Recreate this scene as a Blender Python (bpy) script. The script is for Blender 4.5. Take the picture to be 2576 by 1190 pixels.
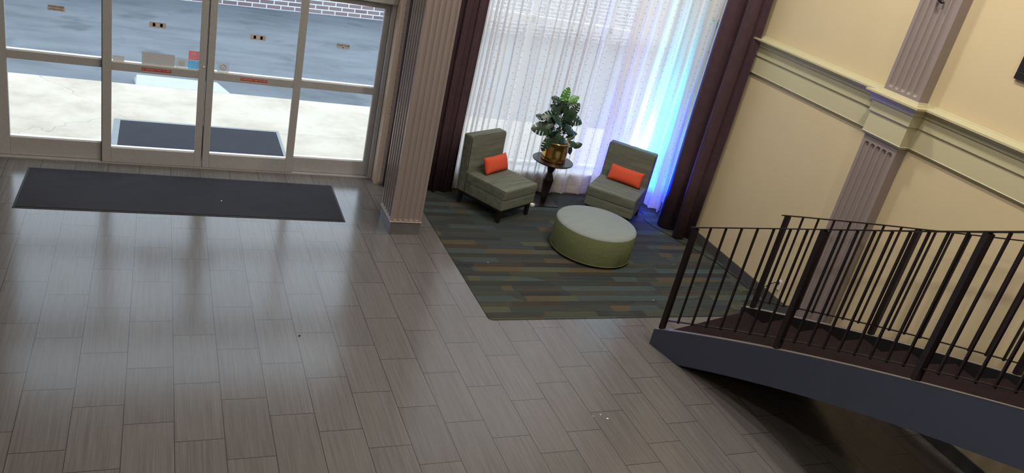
import bpy, bmesh, math, random
from mathutils import Vector, Matrix
random.seed(7)
for o in list(bpy.data.objects): bpy.data.objects.remove(o)
S = bpy.context.scene
C = S.collection
PI = math.pi

# ------------------------------------------------------------------ camera
cam = bpy.data.cameras.new('camera'); co = bpy.data.objects.new('camera', cam); C.objects.link(co)
r = Vector((0.91154274, -0.35314477, 0.21066229)); d = Vector((0.02782924, -0.45814958, -0.88843936)); f = Vector((0.41026255, 0.81571302, -0.40779517))
M = Matrix(((r.x, -d.x, -f.x, 0.74434653), (r.y, -d.y, -f.y, -7.39160487), (r.z, -d.z, -f.z, 3.71526232), (0, 0, 0, 1)))
co.matrix_world = M
cam.sensor_width = 36; cam.sensor_fit = 'HORIZONTAL'; cam.lens = 2014.74 * 36 / 2576
cam.clip_start = 0.05; cam.clip_end = 200
S.camera = co
# ------------------------------------------------------------------ exposure, sky
S.view_settings.view_transform = 'Standard'; S.view_settings.look = 'None'
S.view_settings.gamma = 1; S.view_settings.use_curve_mapping = False
S.view_settings.exposure = 0.0
w = bpy.data.worlds.new('world'); S.world = w; w.use_nodes = True
bg = w.node_tree.nodes['Background']; bg.inputs[0].default_value = (0.74, 0.87, 1.0, 1); bg.inputs[1].default_value = 3.2
sun = bpy.data.lights.new('sun', 'SUN'); sun.energy = 1.3; sun.angle = 0.5; sun.color = (1, .95, .86)
so = bpy.data.objects.new('sun', sun); C.objects.link(so); so.rotation_euler = (math.radians(-28), math.radians(12), 0)

# ------------------------------------------------------------------ materials
def srgb(r, g, b):
    def c(v):
        v /= 255.0
        return v / 12.92 if v <= 0.04045 else ((v + 0.055) / 1.055) ** 2.4
    return (c(r), c(g), c(b), 1)
class N:
    def __init__(s, name):
        s.m = bpy.data.materials.new(name); s.m.use_nodes = True; s.t = s.m.node_tree; s.b = s.t.nodes['Principled BSDF']; s.out = s.t.nodes['Material Output']
    def new(s, typ, **k):
        n = s.t.nodes.new(typ)
        for a, v in k.items(): setattr(n, a, v)
        return n
    def link(s, a, b): s.t.links.new(a, b)
    def math(s, op, a, b=None, c=None):
        n = s.new('ShaderNodeMath', operation=op)
        for i, v in enumerate((a, b, c)):
            if v is None: continue
            if isinstance(v, (int, float)): n.inputs[i].default_value = v
            else: s.link(v, n.inputs[i])
        return n.outputs[0]
    def obj(s): return s.new('ShaderNodeTexCoord').outputs['Object']
    def sep(s, v):
        n = s.new('ShaderNodeSeparateXYZ'); s.link(v, n.inputs[0]); return n.outputs
    def comb(s, x, y, z=0.0):
        n = s.new('ShaderNodeCombineXYZ')
        for i, v in enumerate((x, y, z)):
            if isinstance(v, (int, float)): n.inputs[i].default_value = v
            else: s.link(v, n.inputs[i])
        return n.outputs[0]
    def noise(s, v, scale, detail=2, rough=.5):
        n = s.new('ShaderNodeTexNoise'); n.inputs['Scale'].default_value = scale; n.inputs['Detail'].default_value = detail; n.inputs['Roughness'].default_value = rough
        if v is not None: s.link(v, n.inputs['Vector'])
        return n.outputs[0]
    def white(s, v):
        n = s.new('ShaderNodeTexWhiteNoise', noise_dimensions='3D'); s.link(v, n.inputs[0]); return n.outputs[0]
    def ramp(s, v, stops, interp='LINEAR'):
        n = s.new('ShaderNodeValToRGB'); n.color_ramp.interpolation = interp
        e = n.color_ramp.elements
        while len(e) < len(stops): e.new(0.5)
        for i, (p, c) in enumerate(stops): e[i].position = p; e[i].color = c
        s.link(v, n.inputs[0]); return n.outputs[0]
    def mix(s, fac, a, b, mode='MIX'):
        n = s.new('ShaderNodeMix', data_type='RGBA', blend_type=mode)
        for i, v in ((0, fac), (6, a), (7, b)):
            if isinstance(v, (int, float, tuple)): n.inputs[i].default_value = v
            else: s.link(v, n.inputs[i])
        return n.outputs[2]
    def bump(s, h, strength=.2, dist=.01):
        n = s.new('ShaderNodeBump'); n.inputs['Strength'].default_value = strength; n.inputs['Distance'].default_value = dist
        s.link(h, n.inputs['Height']); s.link(n.outputs[0], s.b.inputs['Normal'])
    def base(s, v):
        if isinstance(v, tuple): s.b.inputs['Base Color'].default_value = v
        else: s.link(v, s.b.inputs['Base Color'])
    def rough(s, v): s.b.inputs['Roughness'].default_value = v
    def metal(s, v): s.b.inputs['Metallic'].default_value = v

def simple(name, col, rough=.6, metal=0.0, var=.08, scale=6, bump=0, bscale=200):
    n = N(name)
    v = n.noise(n.obj(), scale, 3)
    k = tuple(max(0, c * (1 - var)) for c in col[:3]) + (1,); h = tuple(min(1, c * (1 + var)) for c in col[:3]) + (1,)
    n.base(n.ramp(v, [(.3, k), (.7, h)])); n.rough(rough); n.metal(metal)
    if bump: n.bump(n.noise(n.obj(), bscale, 2), bump, .004)
    return n.m

def mat_tile():
    n = N('floor_tile'); T = .61; W = .305
    x, y, z = n.sep(n.obj())
    u = n.math('DIVIDE', x, W); col = n.math('FLOOR', u); fu = n.math('FRACT', u)
    m = n.math('SUBTRACT', 11.0, n.math('ABSOLUTE', n.math('SUBTRACT', col, 11.0)))
    v = n.math('ADD', n.math('DIVIDE', y, T), n.math('DIVIDE', m, 3.0))
    row = n.math('FLOOR', v); fv = n.math('FRACT', v)
    def edge(fr, w): # 1 inside joint
        a = n.math('MINIMUM', fr, n.math('SUBTRACT', 1.0, fr)); return n.math('LESS_THAN', a, w)
    j = n.math('MAXIMUM', edge(fu, .0075), edge(fv, .0042))
    rnd = n.white(n.comb(col, row))
    st = n.noise(n.comb(n.math('MULTIPLY', x, 170.0), n.math('ADD', n.math('MULTIPLY', y, 2.6), n.math('MULTIPLY', rnd, 37.0)), rnd), 1.0, 3, .6)
    st2 = n.noise(n.comb(n.math('MULTIPLY', x, 45.0), n.math('ADD', n.math('MULTIPLY', y, 1.3), n.math('MULTIPLY', rnd, 91.0)), rnd), 1.0, 2, .5)
    c = n.ramp(st, [(.3, srgb(85, 83, 83)), (.52, srgb(97, 96, 96)), (.72, srgb(113, 111, 111))])
    c = n.mix(.35, c, n.ramp(st2, [(.35, srgb(90, 87, 87)), (.65, srgb(110, 108, 109))]))
    t = n.ramp(rnd, [(0, (.92, .92, .92, 1)), (1, (1.05, 1.04, 1.03, 1))])
    c = n.mix(1.0, c, t, 'MULTIPLY')
    wash = n.noise(n.obj(), .45, 1)
    c = n.mix(n.math('MULTIPLY', wash, .35), c, srgb(104, 94, 92))
    c = n.mix(j, c, srgb(52, 48, 48))
    n.base(c)
    n.link(n.math('ADD', n.math('MULTIPLY', st, .08), .15), n.b.inputs['Roughness'])
    n.b.inputs['Specular IOR Level'].default_value = .42
    n.bump(n.math('SUBTRACT', n.math('MULTIPLY', st, .2), j), .12, .002)
    return n.m

def mat_carpet():
    n = N('patterned_carpet')
    x, y, z = n.sep(n.obj())
    r_ = n.math('DIVIDE', y, .098); row = n.math('FLOOR', r_)
    off = n.math('MULTIPLY', n.white(n.comb(row, 3.0)), 1.3)
    sg = n.math('FLOOR', n.math('DIVIDE', n.math('ADD', x, off), .56))
    rn = n.white(n.comb(row, sg, 1.0))
    # big soft arcs that shift the tones
    vo = n.new('ShaderNodeTexVoronoi', feature='F1'); vo.inputs['Scale'].default_value = .95
    n.link(n.comb(x, n.math('MULTIPLY', y, 1.25)), vo.inputs['Vector'])
    arc = n.math('LESS_THAN', vo.outputs['Distance'], .40)
    key = n.math('FRACT', n.math('ADD', rn, n.math('MULTIPLY', arc, .37)))
    c = n.ramp(key, [(0, srgb(64, 74, 78)), (.17, srgb(56, 63, 62)), (.34, srgb(78, 82, 68)), (.5, srgb(58, 58, 60)), (.64, srgb(84, 74, 58)), (.76, srgb(66, 80, 82)), (.9, srgb(50, 56, 62))], 'CONSTANT')
    odd = n.math('MULTIPLY', n.math('GREATER_THAN', n.math('FRACT', n.math('MULTIPLY', row, .5)), .25), n.math('ADD', .35, n.math('MULTIPLY', rn, .5)))
    c = n.mix(odd, c, srgb(44, 41, 46))
    rib = n.math('SINE', n.math('MULTIPLY', y, 2 * PI / .0155))
    tuft = n.noise(n.comb(n.math('MULTIPLY', x, 60.0), n.math('MULTIPLY', y, 300.0)), 1.0, 2)
    ribc = n.white(n.comb(n.math('FLOOR', n.math('DIVIDE', y, .0155)), sg, 5.0))
    tint = n.ramp(ribc, [(0, srgb(46, 50, 52)), (.5, srgb(88, 92, 64)), (.8, srgb(98, 86, 62)), (1, srgb(74, 94, 97))])
    fac = n.math('MULTIPLY', n.math('GREATER_THAN', n.math('ADD', rib, n.math('MULTIPLY', tuft, .8)), .75), .38)
    c = n.mix(fac, c, tint)
    c = n.mix(n.math('MULTIPLY', tuft, .3), c, srgb(44, 48, 50))
    n.base(c); n.rough(.95); n.b.inputs['Specular IOR Level'].default_value = .1
    n.bump(n.math('ADD', rib, tuft), .35, .003)
    return n.m

def mat_sheer(name='sheer_fabric', opq=.72, trl=.66):
    n = N(name)
    uv = n.new('ShaderNodeTexCoord').outputs['UV']; u, v, _ = n.sep(uv)
    cu = n.math('DIVIDE', u, .11); ci = n.math('FLOOR', cu)
    sh = n.math('MULTIPLY', n.math('FRACT', n.math('MULTIPLY', ci, .5)), 1.0)
    cv = n.math('ADD', n.math('DIVIDE', v, .078), sh)
    jit = n.math('MULTIPLY', n.white(n.comb(ci, n.math('FLOOR', cv))), .22)
    fu = n.math('ADD', n.math('FRACT', cu), jit); fv = n.math('FRACT', cv)
    inu = n.math('MULTIPLY', n.math('GREATER_THAN', fu, .30), n.math('LESS_THAN', fu, .44))
    inv = n.math('MULTIPLY', n.math('GREATER_THAN', fv, .45), n.math('LESS_THAN', fv, .502))
    dash = n.math('MULTIPLY', inu, inv)
    hem = n.math('MULTIPLY', n.math('LESS_THAN', v, .13), 1.0)
    weave = n.noise(n.comb(n.math('MULTIPLY', u, 420.0), n.math('MULTIPLY', v, 30.0)), 1.0, 2)
    col = n.mix(n.math('MULTIPLY', weave, .25), srgb(244, 241, 240), srgb(215, 208, 208))
    col = n.mix(dash, col, srgb(92, 84, 94))
    df = n.new('ShaderNodeBsdfDiffuse'); n.link(col, df.inputs[0])
    tl = n.new('ShaderNodeBsdfTranslucent'); n.link(col, tl.inputs[0])
    tr = n.new('ShaderNodeBsdfTransparent'); tr.inputs[0].default_value = (.97, .97, .98, 1)
    m1 = n.new('ShaderNodeMixShader'); m1.inputs[0].default_value = trl; n.link(df.outputs[0], m1.inputs[1]); n.link(tl.outputs[0], m1.inputs[2])
    m2 = n.new('ShaderNodeMixShader')
    op = n.math('MAXIMUM', n.math('ADD', opq, n.math('MULTIPLY', hem, .18)), dash)
    n.link(op, m2.inputs[0]); n.link(tr.outputs[0], m2.inputs[1]); n.link(m1.outputs[0], m2.inputs[2])
    n.link(m2.outputs[0], n.out.inputs[0])
    return n.m

def mat_glass(name='pane_glass', tint=(.97, .985, .99, 1), gl=.05):
    n = N(name)
    tr = n.new('ShaderNodeBsdfTransparent'); tr.inputs[0].default_value = tint
    g = n.new('ShaderNodeBsdfGlossy'); g.inputs['Roughness'].default_value = .02
    fr = n.new('ShaderNodeLayerWeight'); fr.inputs[0].default_value = .25
    m = n.new('ShaderNodeMixShader'); n.link(n.math('ADD', n.math('MULTIPLY', fr.outputs['Fresnel'], .5), gl * .3), m.inputs[0])
    n.link(tr.outputs[0], m.inputs[1]); n.link(g.outputs[0], m.inputs[2]); n.link(m.outputs[0], n.out.inputs[0])
    return n.m

def mat_film(name, col, op, trl=.45):     # sticker film partly see-through
    n = N(name)
    df = n.new('ShaderNodeBsdfDiffuse'); df.inputs[0].default_value = col; tl = n.new('ShaderNodeBsdfTranslucent'); tl.inputs[0].default_value = col
    m1 = n.new('ShaderNodeMixShader'); m1.inputs[0].default_value = trl; n.link(df.outputs[0], m1.inputs[1]); n.link(tl.outputs[0], m1.inputs[2])
    tr = n.new('ShaderNodeBsdfTransparent'); m2 = n.new('ShaderNodeMixShader'); m2.inputs[0].default_value = op
    n.link(tr.outputs[0], m2.inputs[1]); n.link(m1.outputs[0], m2.inputs[2]); n.link(m2.outputs[0], n.out.inputs[0])
    return n.m

def mat_asphalt():
    n = N('asphalt'); o = n.obj()
    big = n.noise(n.comb(*[n.math('MULTIPLY', a, s) for a, s in zip(n.sep(o)[:2], (.55, 1.5))]), 1.0, 4, .6)
    c = n.ramp(big, [(.32, srgb(76, 84, 92)), (.5, srgb(92, 100, 108)), (.68, srgb(102, 110, 118))])
    p = n.noise(o, 1.7, 5, .7); c = n.mix(n.ramp(p, [(.62, (0, 0, 0, 1)), (.74, (.35, .35, .35, 1))]), c, srgb(128, 131, 132))
    q = n.noise(o, .9, 3, .6); c = n.mix(n.ramp(q, [(.57, (0, 0, 0, 1)), (.68, (.65, .65, .65, 1))]), c, srgb(56, 62, 70))
    c = n.mix(n.ramp(n.noise(o, 90, 2), [(.4, (0, 0, 0, 1)), (.7, (.25, .25, .25, 1))]), c, srgb(115, 118, 120))
    n.base(c); n.rough(.9); n.bump(n.noise(o, 120, 3), .3, .004)
    return n.m

def mat_concrete():
    n = N('concrete'); o = n.obj()
    c = n.ramp(n.noise(o, 1.3, 5, .65), [(.35, srgb(168, 159, 144)), (.6, srgb(188, 180, 167)), (.8, srgb(200, 194, 183))])
    c = n.mix(n.ramp(n.noise(o, 2.6, 4, .7), [(.60, (0, 0, 0, 1)), (.75, (.5, .5, .5, 1))]), c, srgb(166, 163, 156))
    vo = n.new('ShaderNodeTexVoronoi', feature='DISTANCE_TO_EDGE'); vo.inputs['Scale'].default_value = .22
    nn = n.new('ShaderNodeTexNoise'); nn.inputs['Scale'].default_value = 2.5; nn.inputs['Detail'].default_value = 6; n.link(o, nn.inputs['Vector'])
    va = n.new('ShaderNodeVectorMath', operation='MULTIPLY_ADD'); n.link(nn.outputs[1], va.inputs[0]); va.inputs[1].default_value = (.5, .5, .5); n.link(o, va.inputs[2])
    n.link(va.outputs[0], vo.inputs['Vector'])
    crack = n.math('MULTIPLY', n.math('LESS_THAN', vo.outputs['Distance'], .0014), .35)
    c = n.mix(crack, c, srgb(120, 114, 108))
    n.base(c); n.rough(.9); n.bump(n.noise(o, 60, 3), .2, .004)
    return n.m

def mat_brick():
    n = N('painted_mortar_brick'); x, y, z = n.sep(n.obj())
    b = n.new('ShaderNodeTexBrick'); b.offset = .5
    n.link(n.comb(x, z), b.inputs['Vector'])
    b.inputs['Color1'].default_value = srgb(128, 112, 116); b.inputs['Color2'].default_value = srgb(150, 134, 134); b.inputs['Mortar'].default_value = srgb(232, 232, 234)
    b.inputs['Scale'].default_value = 1.0; b.inputs['Mortar Size'].default_value = .012; b.inputs['Brick Width'].default_value = .31; b.inputs['Row Height'].default_value = .098
    n.base(b.outputs[0]); n.rough(.9); n.bump(b.outputs['Fac'], .4, .006)
    return n.m

def mat_upholstery(name, lo, hi, sy=1.0, bump=.15):
    n = N(name); x, y, z = n.sep(n.obj())
    a = n.noise(n.comb(n.math('MULTIPLY', x, 6.0), n.math('MULTIPLY', y, 70.0), n.math('MULTIPLY', z, 60.0)), 1.0, 3, .6)
    bnd = n.noise(n.comb(n.math('MULTIPLY', x, 1.2), n.math('MULTIPLY', y, 16.0), n.math('MULTIPLY', z, 16.0)), 1.0, 1)
    wv = n.noise(n.obj(), 320, 2)
    k = n.math('ADD', n.math('ADD', n.math('MULTIPLY', a, .4), n.math('MULTIPLY', bnd, .42 * sy)), n.math('MULTIPLY', wv, .25))
    n.base(n.ramp(k, [(.36, lo), (.7, hi)])); n.rough(.9); n.b.inputs['Specular IOR Level'].default_value = .2
    n.bump(wv, bump, .003); return n.m

def mat_paint(name, a, rough=.6):
    return simple(name, a, rough, 0, .03, 1.2, .05, 90)

def mat_treadcarpet():
    n = N('stair_carpet'); o = n.obj()
    n.base(n.ramp(n.noise(o, 160, 3), [(.35, srgb(26, 18, 20)), (.65, srgb(42, 31, 33))])); n.rough(.95); n.b.inputs['Specular IOR Level'].default_value = .1
    n.bump(n.noise(o, 250, 2), .4, .004); return n.m

MT = dict(
    tile=mat_tile(), carpet=mat_carpet(), sheer=mat_sheer(), sheerg=mat_sheer('gathered_sheer_fabric', .96, .38), glass=mat_glass(), asphalt=mat_asphalt(), concrete=mat_concrete(), brick=mat_brick(),
    wall=mat_paint('cream_wall_paint', srgb(200, 184, 150)), trim=mat_paint('pale_yellow_trim_paint', srgb(184, 178, 146), .45),
    taupe=mat_paint('taupe_paint', srgb(138, 127, 125), .28), jamb=mat_paint('peach_plaster', srgb(198, 182, 170)),
    lobbywall=mat_paint('lobby_wall_paint', srgb(158, 132, 116)), ceil=mat_paint('ceiling_paint', srgb(205, 196, 178)),
    alu=simple('brushed_aluminium', srgb(180, 180, 181), .42, .15, .05, 40), alud=simple('dark_gasket', srgb(22, 22, 26), .6),
    white=simple('white_window_frame', srgb(236, 238, 240), .5), base=simple('charcoal_vinyl_base', srgb(72, 72, 74), .6),
    drape=simple('maroon_drape', srgb(66, 44, 54), .75, 0, .15, 14, .1, 160),
    uph=mat_upholstery('sage_tweed', srgb(84, 88, 78), srgb(118, 122, 110)), pip=simple('dark_piping', srgb(52, 54, 44), .8),
    ott=mat_upholstery('green_ottoman_weave', srgb(104, 112, 78), srgb(136, 144, 106), .25), ottop=mat_upholstery('grey_ottoman_top', srgb(128, 136, 136), srgb(156, 162, 164), .2),
    wood=simple('espresso_wood', srgb(26, 18, 21), .35, 0, .2, 20), orange=simple('orange_fabric', srgb(205, 78, 46), .85, 0, .08, 60, .3, 300),
    brass=simple('polished_brass', (.62, .36, .12, 1), .18, 1.0, .12, 9, .25, 22), soil=simple('potting_soil', srgb(40, 30, 24), .95),
    leaf=simple('dark_green_leaf', srgb(38, 62, 44), .35, 0, .35, 9), leafy=simple('bright_green_leaf', srgb(92, 150, 66), .4, 0, .2, 12), stem=simple('plant_stem', srgb(62, 84, 52), .5),
    iron=simple('dark_bronze_iron', srgb(32, 23, 27), .42, .25, .15, 12), stringer=simple('slate_blue_paint', srgb(56, 62, 80), .5, 0, .06, 3, .1, 200),
    cap=simple('stringer_cap', srgb(128, 122, 122), .4), tread=mat_treadcarpet(),
    mat=simple('charcoal_entrance_mat', srgb(31, 30, 38), .95, 0, .2, 5, .6, 260), matd=simple('rubber_edge', srgb(28, 27, 30), .7), omat=simple('navy_scraper_mat', srgb(20, 24, 36), .9, 0, .2, 4, .5, 240),
    plastic=simple('white_plastic', srgb(232, 230, 224), .4), black=simple('black_plastic', srgb(16, 16, 18), .5), cord=simple('black_cord', srgb(16, 14, 18), .6),
    paper=simple('white_paper', srgb(235, 232, 224), .8), silver=simple('steel', srgb(170, 172, 176), .3, .9),
    sgrey=mat_film('grey_sticker_film', srgb(196, 190, 184), .85), spale=mat_film('pale_sticker_film', srgb(214, 208, 200), .9), slight=mat_film('clear_sticker_film', srgb(190, 194, 194), .6),
    sred=mat_film('pink_red_sticker', srgb(240, 168, 176), 1), sblue=mat_film('sky_blue_sticker', srgb(150, 216, 240), 1), stan=mat_film('tan_sticker', srgb(205, 190, 176), .95),
    ered=mat_film('red_emergency_sticker', srgb(178, 62, 60), 1, 0), epink=mat_film('pale_red_lettering', srgb(236, 178, 172), 1, 0), edark=mat_film('dark_lettering', srgb(60, 46, 46), 1),
    sb=mat_film('black_print', srgb(30, 32, 42), 1), sw=mat_film('white_print', srgb(236, 232, 228), 1),
    art=simple('dark_artwork', srgb(26, 20, 26), .6), arto=simple('orange_artwork', srgb(196, 110, 74), .6),
)
def emit(name, col, s):
    n = N(name); n.base(col); n.b.inputs['Emission Color'].default_value = col; n.b.inputs['Emission Strength'].default_value = s; return n.m
MT['lamp'] = emit('lamp_diffuser', (1, .86, .64, 1), 3.0); MT['led'] = emit('led_lens', (.25, .6, 1, 1), 6.0)

# ------------------------------------------------------------------ helpers
def obj(name, bm, mat, parent=None, smooth=False, bevel=0, seg=2):
    me = bpy.data.meshes.new(name)
    if smooth:
        for fc in bm.faces: fc.smooth = True
    bm.to_mesh(me); bm.free()
    me.materials.append(MT[mat] if isinstance(mat, str) else mat)
    o = bpy.data.objects.new(name, me); C.objects.link(o)
    if parent: o.parent = parent
    if bevel:
        m = o.modifiers.new('bevel', 'BEVEL'); m.width = bevel; m.segments = seg; m.limit_method = 'ANGLE'; m.angle_limit = math.radians(40)
    return o
def tag(o, label, cat, group=None, kind=None):
    o['label'] = label; o['category'] = cat
    if group: o['group'] = group
    if kind: o['kind'] = kind
    return o
def thing(name, label, cat, loc=(0, 0, 0), rz=0, group=None, kind=None):
    o = bpy.data.objects.new(name, None); C.objects.link(o); o.location = loc; o.rotation_euler = (0, 0, rz); o.empty_display_size = .1
    return tag(o, label, cat, group, kind)
def box(bm, x0, x1, y0, y1, z0, z1):
    v = [bm.verts.new(p) for p in ((x0, y0, z0), (x1, y0, z0), (x1, y1, z0), (x0, y1, z0), (x0, y0, z1), (x1, y0, z1), (x1, y1, z1), (x0, y1, z1))]
    for q in ((0, 3, 2, 1), (4, 5, 6, 7), (0, 1, 5, 4), (1, 2, 6, 5), (2, 3, 7, 6), (3, 0, 4, 7)): bm.faces.new([v[i] for i in q])
    return v
def bx(*a):
    bm = bmesh.new()
    if isinstance(a[0], (tuple, list)):
        for q in a: box(bm, *q)
    else: box(bm, *a)
    return bm
def lathe(prof, n=32, cx=0, cy=0, rot=0, bm=None):
    bm = bm or bmesh.new(); rings = []
    for rr, z in prof:
        if rr < 1e-5: rings.append([bm.verts.new((cx, cy, z))])
        else: rings.append([bm.verts.new((cx + rr * math.cos(rot + 2 * PI * i / n), cy + rr * math.sin(rot + 2 * PI * i / n), z)) for i in range(n)])
    for a, b in zip(rings, rings[1:]):
        for i in range(n):
            j = (i + 1) % n
            if len(a) == 1 and len(b) == 1: continue
            if len(a) == 1: bm.faces.new((a[0], b[j], b[i]))
            elif len(b) == 1: bm.faces.new((a[i], a[j], b[0]))
            else: bm.faces.new((a[i], a[j], b[j], b[i]))
    bmesh.ops.recalc_face_normals(bm, faces=bm.faces)
    return bm
def tube(pts, rad, n=8, bm=None):
    bm = bm or bmesh.new(); pts = [Vector(p) for p in pts]; rings = []
    for i, p in enumerate(pts):
        t = (pts[min(i + 1, len(pts) - 1)] - pts[max(i - 1, 0)]).normalized()
        a = t.cross(Vector((0, 0, 1)))
        if a.length < 1e-3: a = t.cross(Vector((1, 0, 0)))
        a.normalize(); b = t.cross(a)
        rr = rad[i] if isinstance(rad, (list, tuple)) else rad
        rings.append([bm.verts.new(p + (a * math.cos(2 * PI * k / n) + b * math.sin(2 * PI * k / n)) * rr) for k in range(n)])
    for A, B in zip(rings, rings[1:]):
        for k in range(n): bm.faces.new((A[k], A[(k + 1) % n], B[(k + 1) % n], B[k]))
    bm.faces.new(rings[0][::-1]); bm.faces.new(rings[-1])
    bmesh.ops.recalc_face_normals(bm, faces=bm.faces)
    return bm
def catmull(pts, k=8):
    P = [Vector(p) for p in pts]; P = [P[0] * 2 - P[1]] + P + [P[-1] * 2 - P[-2]]; out = []
    for i in range(1, len(P) - 2):
        for s in range(k):
            t = s / k; a, b, c, e = P[i - 1], P[i], P[i + 1], P[i + 2]
            out.append(.5 * ((2 * b) + (c - a) * t + (2 * a - 5 * b + 4 * c - e) * t * t + (3 * b - a - 3 * c + e) * t ** 3))
    out.append(P[-2]); return out
def frame_text(name, txt, size, mat, parent, x, z, y, sx=1.0, ctr=True):
    cu = bpy.data.curves.new(name, 'FONT'); cu.body = txt; cu.size = size; cu.align_x = 'CENTER' if ctr else 'LEFT'; cu.align_y = 'CENTER'; cu.offset = .0004
    tmp = bpy.data.objects.new('tmp', cu); C.objects.link(tmp)
    dg = bpy.context.evaluated_depsgraph_get(); me = bpy.data.meshes.new_from_object(tmp.evaluated_get(dg), depsgraph=dg)
    bpy.data.objects.remove(tmp)
    for v in me.vertices: v.co = (x + v.co.x * sx, y, z + v.co.y)
    me.name = name; me.materials.clear(); me.materials.append(MT[mat])
    o = bpy.data.objects.new(name, me); C.objects.link(o); o.parent = parent; return o

# ------------------------------------------------------------------ setting
WY = 1.60; WX = 7.05; CH = 5.9
tag(obj('floor', bx(-6, WX, -12, 1.66, -.12, 0), 'tile'), 'grey linear plank tile lobby floor with thin dark joints', 'floor', kind='structure')
def rounded_rug(x0, x1, y0, y1, h, rad):
    bm = bmesh.new(); pts = [(x1, y0), (x1, y1), (x0, y1)]
    for k in range(9):
        a = PI + k / 8 * PI / 2; pts.append((x0 + rad + rad * math.cos(a), y0 + rad + rad * math.sin(a)))
    vs = [bm.verts.new((px, py, 0)) for px, py in pts]; fc = bm.faces.new(vs)
    r_ = bmesh.ops.extrude_face_region(bm, geom=[fc]); bmesh.ops.translate(bm, verts=[v for v in r_['geom'] if isinstance(v, bmesh.types.BMVert)], vec=(0, 0, h))
    bmesh.ops.recalc_face_normals(bm, faces=bm.faces); return bm
tag(obj('floor', rounded_rug(3.583, WX, -1.69, 1.36, .007, .05), 'carpet', bevel=.003), 'dark carpet with striped blue, olive and brown blocks under the seating corner', 'carpet', kind='structure')
tag(obj('wall_right', bx(WX, WX + .15, -12, 1.75, 0, CH), 'wall'), 'cream painted wall rising beside the staircase', 'wall', kind='structure')
tag(obj('wall_left', bx(-6.15, -6, -12, 1.75, 0, CH), 'lobbywall'), 'plain lobby wall left of the entrance, outside the frame', 'wall', kind='structure')
tag(obj('floor', bx(-6, WX, -12, -6.75, 1.93, 2.13), 'ceil'), 'mezzanine floor slab where the viewer stands', 'floor', kind='structure')
tag(obj('wall_back', bx(-6, WX, -12.15, -12, 0, CH), 'lobbywall'), 'plain lobby wall behind the viewer', 'wall', kind='structure')
tag(obj('ceiling', bx(-6, WX, -12, 1.75, CH, CH + .1), 'ceil'), 'high plain lobby ceiling', 'ceiling', kind='structure')
tag(obj('wall_front', bx((-6, -.735, 1.45, 1.75, 0, CH), (-.735, 3.16, 1.45, 1.75, 3.2, CH)), 'lobbywall'), 'brown painted wall around the glass entrance doors', 'wall', kind='structure')
tag(obj('wall_front', bx((3.165, 3.72, 1.352, 1.75, 0, CH), (3.72, WX, 1.40, 1.75, 0, .27), (3.72, WX, 1.4, 1.75, 4.7, CH)), 'jamb'), 'peach plaster wall strip between the entrance doors and the curtained window', 'wall', kind='structure')

# baseboard on the right wall
tag(obj('baseboard_right', bx((WX - .015, WX, -11.9, -2.312, 0, .13), (WX - .015, WX, -1.888, 1.3, 0, .13)), 'base', bevel=.003), 'charcoal vinyl baseboard along the cream wall', 'baseboard', kind='structure')

# moulding band (profile swept along the wall, breaking out round the pilaster)
prof = [(0, 2.188), (.012, 2.188), (.014, 2.200), (.026, 2.204), (.030, 2.212), (.026, 2.218), (.022, 2.395), (.030, 2.40), (.036, 2.408), (.036, 2.505), (.048, 2.512), (.055, 2.53), (.062, 2.545), (.085, 2.563), (.090, 2.575), (.104, 2.58), (.104, 2.597), (.05, 2.600), (.045, 2.612), (.02, 2.615), (.015, 2.63), (0, 2.632)]
def moulding(y_from, y_to, pil):
    bm = bmesh.new(); path = []
    px0, px1, dep = pil
    rows = []
    for d_, z in prof:
        rr = [(WX - d_, y_from), (WX - d_, px1 + d_), (WX - dep - d_, px1 + d_), (WX - dep - d_, px0 - d_), (WX - d_, px0 - d_), (WX - d_, y_to)]
        rows.append([bm.verts.new((a, b, z)) for a, b in rr])
    for A, B in zip(rows, rows[1:]):
        for k in range(5): bm.faces.new((A[k], A[k + 1], B[k + 1], B[k]))
    bmesh.ops.recalc_face_normals(bm, faces=bm.faces)
    for fc in bm.faces: pass
    return bm
PY0, PY1, PD = -2.31, -1.89, .12
tag(obj('trim_1', moulding(1.4, -11.9, (PY0, PY1, PD)), 'trim'), 'pale yellow stepped moulding band running along the cream wall and round the pilaster', 'moulding', kind='structure')

def fluted(bm, W, z0, z1, P, n=5, mar=.028, depth=.011, end=.05, top_end=True, bot_end=True):
    """fluted face; P(u,z,d)->point; u in 0..W"""
    per = (W - 2 * mar) / n; fw = per * .40
    us = [0]
    for i in range(n):
        c = mar + per * (i + .5)
        us += [c + fw * t for t in (-1.001, -.95, -.8, -.5, 0, .5, .8, .95, 1.001)]
    us.append(W)
    zs = [z0]
    if bot_end: zs += [z0 + end + fw * t for t in (0, .15, .35, .6, .8, 1.0)]
    if top_end: zs += [z1 - end - fw * t for t in (1.0, .8, .6, .35, .15, 0)]
    zs.append(z1)
    def dep(u, z):
        best = 0
        for i in range(n):
            c = mar + per * (i + .5); du = (u - c) / fw; dz = 0
            if bot_end:
                zb = z0 + end + fw
                if z < zb: dz = (zb - z) / fw
            if top_end:
                zt = z1 - end - fw
                if z > zt: dz = (z - zt) / fw
            q = 1 - du * du - dz * dz
            if q > 0: best = max(best, math.sqrt(q))
        return best * depth
    g = [[bm.verts.new(P(u, z, dep(u, z))) for u in us] for z in zs]
    for A, B in zip(g, g[1:]):
        for k in range(len(us) - 1): bm.faces.new((A[k], A[k + 1], B[k + 1], B[k]))
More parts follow.
